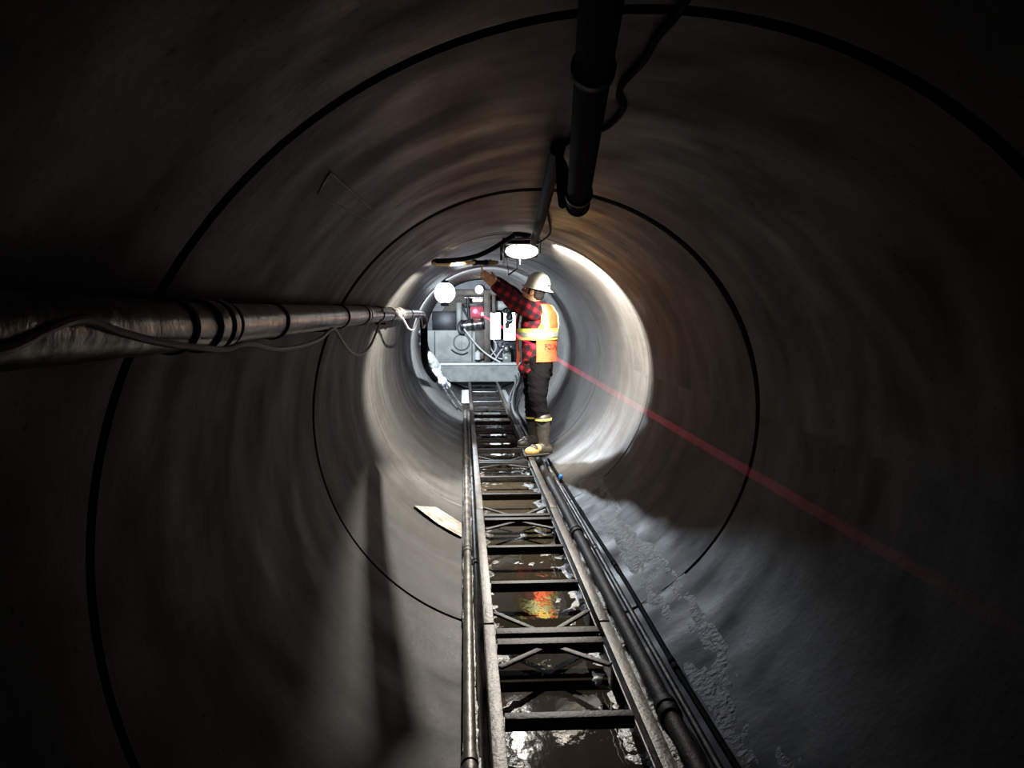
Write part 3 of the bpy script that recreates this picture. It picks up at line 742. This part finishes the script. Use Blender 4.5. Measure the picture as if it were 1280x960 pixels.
# bags and wrapped cables heaped on the left at the machine
bm = BM()
for (x, y, r) in [(524, 415, .06), (527, 428, .07), (531, 440, .06), (529, 420, .06)]:
    q = on_wall(x, y, 0); q = at(x, y, min(q.y, 13.2)); add_ell(bm, q, (r, r * 1.6, r * 1.2))
b2 = fuse(bm, .014, 2, .03, 9)
for v in b2.verts:
    q = Vector((v.co.x, 0, v.co.z - R)); l = q.length
    if l > 1.075: v.co.x *= 1.075 / l; v.co.z = R + q.z * 1.075 / l
tag(finish('tarp', b2, M['machdark']), 'crumpled dark tarp under the end of the left pipe', 'tarp')
for (pts_, r, m, lab, nm, cat) in [
    ([(535, 446, 13.3), (540, 452, 13.4), (545, 459, 13.5)], .085, 'bag', 'grey plastic sack slumped on the left wall before the machine', 'sack', 'sack'),
    ([(544, 466, 13.4), (548, 470, 13.5)], .075, 'whitepaint', 'white wrapped bundle below the grey sack', 'bundle', 'bundle'),
    ([(553, 476, 13.4), (557, 481, 13.5)], .07, 'whitepaint', 'lowest white bundle beside the ribbed plate', 'bundle', 'bundle')]:
    bm = BM(); ch = [(at(*p), r) for p in pts_]; add_caps(bm, ch)
    b2 = fuse(bm, .014, 2, .03, 11)
    for v in b2.verts:
        q = Vector((v.co.x, 0, v.co.z - R)); l = q.length
        if l > 1.076: v.co.x *= 1.076 / l; v.co.z = R + q.z * 1.076 / l
    tag(finish(nm, b2, M[m]), lab, cat)
for i, (x0, y0, x1, y1, lab) in enumerate([(552, 480, 572, 511, 'left one of two thin rods sloping to the ends of the left pipes'), (557, 478, 577, 508, 'right one of two thin rods sloping to the ends of the left pipes')]):
    cable('rod', lab, [at(x0, y0, 13.3), at((x0 + x1) / 2, (y0 + y1) / 2 + 1, 12.7), at(x1, y1, 12.12)], .016, M['chrome'], 'rod', 'thin rods at the far pipe ends')

# ------------------------------------------------------------------ the worker
PD = 7.8
f_ = Vector((-.85, .53, 0)).normalized(); l_ = Vector((-f_.y, f_.x, 0)); u_ = Vector((0, 0, 1))   # facing, own left, up
per = thing('person', 'worker in white hard hat and orange vest reaching up to a fitting overhead', 'person', (at(672, 568, 7.8).x, 7.8, HZ))
BR = Matrix((f_, l_, u_)).transposed()          # body axes -> world
TH = [(0.0, (672, 456), .150, .185), (.16, (672, 443), .148, .180), (.35, (671.5, 427), .152, .180), (.62, (672, 405), .158, .195), (.80, (672.5, 392), .140, .190), (.91, (672.5, 384), .105, .150), (1.0, (672, 378), .070, .075)]
def torso(h):
    for a, b in zip(TH, TH[1:]):
        if h <= b[0]:
            t = (h - a[0]) / (b[0] - a[0]); t = max(0, t)
            c = at(a[1][0] + (b[1][0] - a[1][0]) * t, a[1][1] + (b[1][1] - a[1][1]) * t, PD)
            return c, a[2] + (b[2] - a[2]) * t, a[3] + (b[3] - a[3]) * t
    a = TH[-1]; return at(*a[1], PD), a[2], a[3]
def tsurf(h, deg, off=0.0):
    c, a, b = torso(h); th = math.radians(deg)
    s = 1 / ((abs(math.cos(th)) ** 2.4 + abs(math.sin(th)) ** 2.4) ** (1 / 2.4))
    return c + f_ * (a + off) * math.cos(th) * s + l_ * (b + off) * math.sin(th) * s
# joints
SOLE = HZ + .002
anL = at(680, 553, 7.60); anR = at(668, 541, 8.08)
knL = at(672.5, 500, 7.62); knR = at(665, 497, 8.06)
hpL = at(674, 455, 7.72); hpR = at(668, 456, 7.90)
shL = at(667, 390, 7.66); shR = at(672, 389, 7.96)
elL = at(641, 374, 7.50); elR = at(646, 372, 7.92)
wrL = at(619, 357, 7.52); wrR = at(620, 351, 7.82)
hc = at(667.5, 364, 7.79)                     # middle of the head
fh = Vector((-.86, .40, .26)).normalized(); lh = Vector((0, 0, 1)).cross(fh).normalized(); uh = fh.cross(lh)
HR = Matrix((fh, lh, uh)).transposed()
def hp(a, b, c): return hc + fh * a + lh * b + uh * c
def hand(bm, wr, palm_dir, up_dir, curl, side, grip=None):
    d = palm_dir.normalized(); n = (up_dir - d * up_dir.dot(d)).normalized(); s = d.cross(n) * side   # n: back of the hand, s: towards the thumb
    pc = wr + d * .055
    rot = Matrix((d, s, n)).transposed()
    add_ell(bm, pc, (.055, .042, .018), rot); add_ell(bm, wr + d * .085, (.026, .041, .015), rot)
    add_caps(bm, [(wr - d * .02, .028), (wr + d * .03, .027)])
    for i, (off, ln) in enumerate([(.031, .074), (.0105, .082), (-.0105, .077), (-.031, .060)]):
        p = wr + d * .098 + s * off; ch = [(p - d * .02, .0105), (p, .0102)]
        ang = 0
        for j, fr in enumerate((.44, .32, .24)):
            ang += curl * (1 + .12 * i) * (.9 if j else .7)
            dd = d * math.cos(ang) - n * math.sin(ang)
            p = p + dd * ln * fr; ch.append((p, .0095 - .0008 * j))
        add_caps(bm, ch, 10)
    p = wr + d * .028 + s * .034
    t1 = (d * .55 + s * .75 - n * .35).normalized(); t2 = (d * .85 + s * .15 - n * .55).normalized()
    add_caps(bm, [(p - s * .012, .014), (p + t1 * .036, .0125), (p + t1 * .036 + t2 * .030, .0105), (p + t1 * .036 + t2 * .052, .0088)], 10)
bm = BM()
add_ell(bm, hp(-.005, 0, .035), (.098, .078, .090), HR); add_ell(bm, hp(.025, 0, -.035), (.068, .062, .080), HR)
add_caps(bm, [(hp(.055, -.03, -.088), .022), (hp(.078, 0, -.096), .024), (hp(.055, .03, -.088), .022)])          # jaw, chin
add_caps(bm, [(hp(.092, 0, .022), .010), (hp(.112, 0, -.022), .014)]); add_caps(bm, [(hp(.104, -.012, -.026), .010), (hp(.104, .012, -.026), .010)])   # nose
add_caps(bm, [(hp(.086, -.035, .030), .011), (hp(.094, 0, .030), .011), (hp(.086, .035, .030), .011)])            # brow
add_caps(bm, [(hp(.088, -.022, -.056), .007), (hp(.096, 0, -.056), .008), (hp(.088, .022, -.056), .007)])          # lips
add_caps(bm, [(hp(.086, -.02, -.066), .007), (hp(.093, 0, -.067), .009), (hp(.086, .02, -.066), .007)])
for s in (-1, 1):
    add_ell(bm, hp(-.012, s * .080, -.012), (.022, .009, .032), HR); add_ell(bm, hp(.055, s * .044, -.030), (.025, .020, .024), HR)
nb = torso(.93)[0]
add_caps(bm, [(nb, .062), (hp(-.022, 0, -.075), .058), (hp(-.018, 0, -.02), .06)])
for k in range(15):
    h = k / 15; c, a, b = torso(h * .92); add_ell(bm, c, (a - .03, b - .03, .05), BR, sub=2)
add_caps(bm, [(torso(.86)[0], .08), (shL, .062), (elL, .048), (elL.lerp(wrL, .4), .044), (wrL, .028)])
add_caps(bm, [(torso(.86)[0], .08), (shR, .062), (elR, .048), (elR.lerp(wrR, .4), .044), (wrR, .028)])
for hpj, kn, an in ((hpL, knL, anL), (hpR, knR, anR)):
    add_caps(bm, [(torso(0)[0], .13), (hpj, .085), (kn, .058), (kn.lerp(an, .3), .058), (an, .038)])
    td0 = Vector((-.98, -.19, 0)); add_ell(bm, Vector((an.x, an.y, SOLE + .055)) + td0 * .05, (.105, .032, .032), Matrix((td0, Vector((.19, -.98, 0)), u_)).transposed())
    add_caps(bm, [(an, .036), (Vector((an.x, an.y, SOLE + .06)), .034)])
hand(bm, wrL, at(605, 343, 7.46) - wrL, Vector((-.2, -1, .35)), .32, 1)
hand(bm, wrR, at(606, 335, 7.62) - wrR, Vector((.1, -.3, 1)), .75, -1)
body = finish('body', fuse(bm, .0045, 3), M['skin'], per)
for s in (-1, 1):
    bm = BM(); add_ell(bm, hp(.078, s * .032, .008), (.013, .013, .011), HR, sub=2); finish('eye', bm, M['eye'], per)
bm = BM()
add_ell(bm, hp(-.022, 0, .030), (.090, .084, .086), HR); add_ell(bm, hp(-.055, 0, -.030), (.050, .070, .050), HR)
for s in (-1, 1): add_ell(bm, hp(.018, s * .072, -.005), (.014, .010, .035), HR)
finish('hair', fuse(bm, .006, 2, .004, 60), M['hair'], per)
# hard hat with a full brim
ha = Vector((.20, -.06, .97)).normalized(); ho = at(672, 359.5, 7.79)
bm = BM()
prof = [(.100, -.004), (.150, -.016), (.156, -.014), (.155, -.009), (.128, .003), (.118, .016), (.113, .055), (.098, .098), (.070, .128), (.035, .143), (0, .147)]
add_lathe(bm, prof, ho, ha, 40)
add_lathe(bm, [(.100, -.004), (.106, .05), (.09, .095), (.06, .12), (0, .135)], ho, ha, 40)
hat = finish('hard_hat', bm, M['hat'], per)
bm = BM()
hx = (Vector((1, 0, 0)) - ha * ha.x).normalized(); hy = ha.cross(hx)
def hatp(deg, h, off=.002):
    for (r0, h0), (r1, h1) in zip(prof[4:], prof[5:]):
        if h <= h1:
            r = r0 + (r1 - r0) * (h - h0) / (h1 - h0); break
    t = math.radians(deg); return ho + ha * h + (hx * math.cos(t) + hy * math.sin(t)) * (r + off)
rows = []
for i in range(9):
    rr = []
    for j in range(5):
        u = i / 8 * 2 - 1; v = (j / 4 * 2 - 1) * math.sqrt(max(0, 1 - (abs(u) ** 3)))
        rr.append(bm.verts.new(hatp(-38 + u * 11, .040 + v * .011)))
    rows.append(rr)
for i in range(8):
    for j in range(4): 
        try: bm.faces.new((rows[i][j], rows[i][j + 1], rows[i + 1][j + 1], rows[i + 1][j]))
        except ValueError: pass
finish('decal', bm, M['logo'], hat)
bm = BM(); rid = [ho + ha * h + fh.cross(ha).cross(ha).normalized() * 0 for h in (0,)]
fx = (fh - ha * fh.dot(ha)).normalized()
arc = []
for i in range(21):
    t = -1 + 2 * i / 20; hh = .147 - .092 * abs(t) ** 2.2
    r = .113 * t * (1 if abs(t) < 1 else 1)
    arc.append(ho + ha * (hh - .002) + fx * r)
add_tube(bm, arc, .006, 8); finish('ridge', bm, M['hat'], hat)
# flannel shirt
bm = BM()
for k in range(34):
    h = -.10 + 1.03 * k / 33; c, a, b = torso(max(0, h))
    if h < 0: c = c + (torso(0)[0] - torso(.16)[0]) * (-h / .16)
    add_ell(bm, c, (a - .008, b - .010, .045), BR, sub=3)
for sh, el, wr, e in ((shL, elL, wrL, .0), (shR, elR, wrR, 0)):
    add_caps(bm, [(torso(.80)[0].lerp(sh, .35), .10), (sh, .092), (sh.lerp(el, .5) - u_ * .012, .084), (el - u_ * .012, .078), (el.lerp(wr, .5), .066), (el.lerp(wr, .80), .054), (el.lerp(wr, .84), .058), (el.lerp(wr, .93), .050)])
add_ell(bm, torso(.02)[0] + f_ * .09 + l_ * .05 - u_ * .05, (.07, .10, .09), BR)
finish('flannel_shirt', fuse(bm, .0075, 3, .010, 13, (1, 1, 1)), M['plaid'], per)
bm = BM(); add_lathe(bm, [(.066, -.02), (.078, -.02), (.070, .022), (.060, .020)], torso(.97)[0] + f_ * .0, (-.1, .1, 1), 28, closed=True); finish('collar', bm, M['plaid'], per)
# trousers
bm = BM()
add_ell(bm, torso(.05)[0], (.135, .165, .08), BR); add_ell(bm, torso(0)[0] - u_ * .06, (.14, .165, .10), BR)
btL = at(679, 524, 7.6); btR = at(667, 521, 8.07)
add_caps(bm, [(hpL + u_ * .02, .112), (hpL.lerp(knL, .45), .103), (knL + u_ * .02, .084), (knL.lerp(btL, .55), .076), (btL, .073), (btL - u_ * .03, .066)])
add_caps(bm, [(hpR + u_ * .02, .112), (hpR.lerp(knR, .45), .098), (knR + u_ * .02, .082), (knR.lerp(btR, .55), .076), (btR, .072), (btR - u_ * .03, .066)])
b2 = fuse(bm, .0085, 3)
for v in b2.verts:
    z = v.co.z
    k = .016 * noise.noise(Vector((v.co.x * 7 + z * 5, v.co.y * 6, z * 16))) + .007 * noise.noise(Vector((v.co.x * 16, v.co.y * 14, z * 42 + v.co.x * 20)))
    v.co = v.co + v.normal * k
finish('trousers', b2, M['trouser'], per)
# rubber boots
for nm, bt, an, toe, sd in (('boot', btL, anL, at(655, 562, 7.50), 0), ('boot', btR, anR, at(650, 551, 7.98), 1)):
    zb = SOLE if sd == 0 else SOLE + .0
    ankle = Vector((an.x, an.y, zb + .10)); heel = Vector((an.x + .022, an.y - .01, zb + .045))
    td = Vector((toe.x - an.x, toe.y - an.y, 0)).normalized(); sidev = Vector((-td.y, td.x, 0))
    rot = Matrix((td, sidev, u_)).transposed()
    bm = BM()
    add_caps(bm, [(bt, .076), (bt.lerp(ankle, .5), .068), (ankle, .058)])
    add_ell(bm, heel + u_ * .005, (.062, .048, .055), rot); add_ell(bm, heel + td * .07 + u_ * .005, (.09, .048, .055), rot); add_ell(bm, heel + td * .13 + u_ * .025, (.05, .045, .04), rot)
    b2 = fuse(bm, .007, 3, .006, 14)
    for v in b2.verts:
        v.co.z = max(v.co.z, zb + .012)
    b_ = finish(nm, b2, M['boot'], per)
    bm = BM(); add_ell(bm, heel + td * .15 - u_ * .002, (.085, .052, .048), rot); add_ell(bm, heel + td * .10 + u_ * .016, (.05, .05, .045), rot)
    b2 = fuse(bm, .007, 3)
    for v in b2.verts: v.co.z = max(v.co.z, zb + .010)
    finish('toe_cap', b2, M['toe'] if sd == 0 else M['boot'], b_)
    bm = BM(); add_ell(bm, heel + td * .085 + u_ * (zb + .012 - heel.z), (.155, .054, .02), rot)
    b2 = bm
    for v in b2.verts: v.co.z = min(max(v.co.z, zb), zb + .022)
    finish('sole', b2, M['sole'], b_)
    bm = BM(); add_lathe(bm, [(.074, -.008), (.082, -.008), (.082, .010), (.074, .010)], bt + u_ * .0, bt - ankle, 28, closed=True); finish('band', bm, M['yellow'], b_)
# safety vest: back panel, left and right fronts, belt bands
def sheet(name, m, h0, h1, e0, e1, off, par, nh=24, na=28, th=.006, lift=None):
    bm = BM(); A, B = [], []
    for i in range(nh + 1):
        h = h0 + (h1 - h0) * i / nh; ra, rb = [], []
        for j in range(na + 1):
            a0, a1 = e0(h), e1(h); dg = a0 + (a1 - a0) * j / na
            w = .006 * noise.noise(Vector((h * 7, dg * .05, 3)))
            if lift: w += lift(h, dg)
            ra.append(bm.verts.new(tsurf(h, dg, off + w))); rb.append(bm.verts.new(tsurf(h, dg, off + w + th)))
        A.append(ra); B.append(rb)
    for i in range(nh):
        for j in range(na):
            bm.faces.new((A[i][j], A[i][j + 1], A[i + 1][j + 1], A[i + 1][j])); bm.faces.new((B[i][j], B[i + 1][j], B[i + 1][j + 1], B[i][j + 1]))
    for i in range(nh):
        for j in (0, na): bm.faces.new((A[i][j], A[i + 1][j], B[i + 1][j], B[i][j]))
    for j in range(na):
        for i in (0, nh): bm.faces.new((A[i][j], B[i][j], B[i][j + 1], A[i][j + 1]))
    return finish(name, bm, m, par)
def ss(a, b, x): t = min(1, max(0, (x - a) / (b - a))); return t * t * (3 - 2 * t)
def arm(h): return ss(.50, .68, h) * (1 - ss(.84, .95, h))
OFF = .014
vest = sheet('vest', M['orange'], .06, .97, lambda h: 118 + 14 * arm(h) - 18 * ss(.86, .97, h), lambda h: 242 - 14 * arm(h) + 18 * ss(.86, .97, h), OFF, per)
sheet('front_panel', M['orange'], .0, .95, lambda h: 10, lambda h: 52 - 12 * arm(h) + 28 * ss(.84, .95, h), OFF, vest, lift=lambda h, d: .012)
sheet('front_panel', M['orange'], .0, .95, lambda h: 308 + 12 * arm(h) - 28 * ss(.84, .95, h), lambda h: 350, OFF, vest, lift=lambda h, d: .012)
def band(nm, m, hc_, hw, d0, d1, off, sl=0):
    def sh(h0, h1):
        bm = BM()
        return sheet(nm, m, h0, h1, lambda h: d0, lambda h: d1, off, vest, nh=3, na=40, th=.004)
    return sh(hc_ - hw, hc_ + hw)
band('lime_band', M['lime'], .47, .085, 34, 326, OFF + .008)
band('reflective_band', M['silver'], .465, .036, 33, 327, OFF + .013)
# upper back in lime with a shoulder stripe
for (d0, d1) in ((136, 158), (202, 224)):
    def e(dd): return lambda h: dd
    sheet('lime_stripe', M['lime'], .55, .95, e(d0 + 2), e(d1 - 2), OFF + .007, vest, nh=14, na=6, th=.003)
    sheet('reflective_stripe', M['silver'], .55, .95, e(d0 + 8), e(d1 - 8), OFF + .011, vest, nh=14, na=6, th=.003)
sheet('lime_yoke', M['lime'], .62, .95, lambda h: 120 + 13 * arm(h), lambda h: 136, OFF + .006, vest, nh=14, na=6, th=.003)
# lettering on the lower back
cu = bpy.data.curves.new('txt', 'FONT'); cu.body = 'FOUN'; cu.size = 1; cu.resolution_u = 3
to = bpy.data.objects.new('txt', cu); COL.objects.link(to)
dg = bpy.context.evaluated_depsgraph_get(); dg.update()
tm = bpy.data.meshes.new_from_object(to.evaluated_get(dg)); bpy.data.objects.remove(to)
b2 = bmesh.new(); b2.from_mesh(tm); bpy.data.meshes.remove(tm)
bmesh.ops.triangulate(b2, faces=b2.faces[:])
w_ = max(v.co.x for v in b2.verts)
for v in b2.verts:
    dgr = 140 + 52 * v.co.x / w_; h = .25 + .115 * v.co.y - .0 * v.co.x
    v.co = tsurf(h, dgr, OFF + .0135)
finish('lettering', b2, M['ink'], vest, smooth=False)

# ------------------------------------------------------------------ light
def lamp(name, kind, loc, power, color, radius=.05, aim=None, size=None, blend=.3):
    ld = bpy.data.lights.new(name, kind); ld.energy = power; ld.color = color; ld.shadow_soft_size = radius
    o = bpy.data.objects.new(name, ld); COL.objects.link(o); o.location = loc
    if aim is not None: o.rotation_euler = (Vector(aim) - Vector(loc)).to_track_quat('-Z', 'Y').to_euler()
    if kind == 'SPOT': ld.spot_size = size; ld.spot_blend = blend
    return o
WARM = (1, .93, .83); COOL = (.78, .89, 1.0)
lamp('flood_lamp_side_beam', 'SPOT', LB + Vector((.17, .02, -.02)), 1350, WARM, .025, aim=LB + Vector((.80, .54, -.43)), size=math.radians(100), blend=.4)
lamp('flood_lamp_down_beam', 'SPOT', LB + Vector((-.02, -.04, -.082)), 850, WARM, .003, aim=LB + Vector((.45, -.36, -.90)), size=math.radians(124), blend=.16)
lamp('flood_lamp_back_beam', 'SPOT', LB + Vector((-.15, .02, -.05)), 850, WARM, .02, aim=LB + Vector((-.66, .36, -.70)), size=math.radians(104), blend=.7)
lamp('work_lamp_back_beam', 'SPOT', LA + Vector((.09, .12, -.05)), 1300, COOL, .06, aim=LA + Vector((.30, 1.0, -.42)), size=math.radians(140), blend=.5)
lamp('work_lamp_floor_beam', 'SPOT', LA + Vector((.12, -.10, -.06)), 400, COOL, .04, aim=LA + Vector((.30, -.88, -.36)), size=math.radians(27), blend=.6)
lamp('work_lamp_side_beam', 'SPOT', LA + Vector((.15, -.03, -.05)), 170, COOL, .04, aim=LA + Vector((.80, -.52, -.28)), size=math.radians(70), blend=.7)
lamp('work_lamp_beam', 'SPOT', LA + Vector((.14, -.03, -.03)), 190, COOL, .04, aim=LA + Vector((.71, -.70, .06)), size=math.radians(84), blend=.3)

w = bpy.data.worlds.new('world'); SC.world = w; w.use_nodes = True
w.node_tree.nodes['Background'].inputs['Color'].default_value = (0, 0, 0, 1)
w.node_tree.nodes['Background'].inputs['Strength'].default_value = 0
vs_ = SC.view_settings
vs_.view_transform = 'Standard'; vs_.look = 'None'; vs_.gamma = 1; vs_.exposure = -.4; vs_.use_curve_mapping = False
SC.cycles.use_denoising = True
SC.cycles.max_bounces = 8; SC.cycles.diffuse_bounces = 5; SC.cycles.sample_clamp_indirect = 6
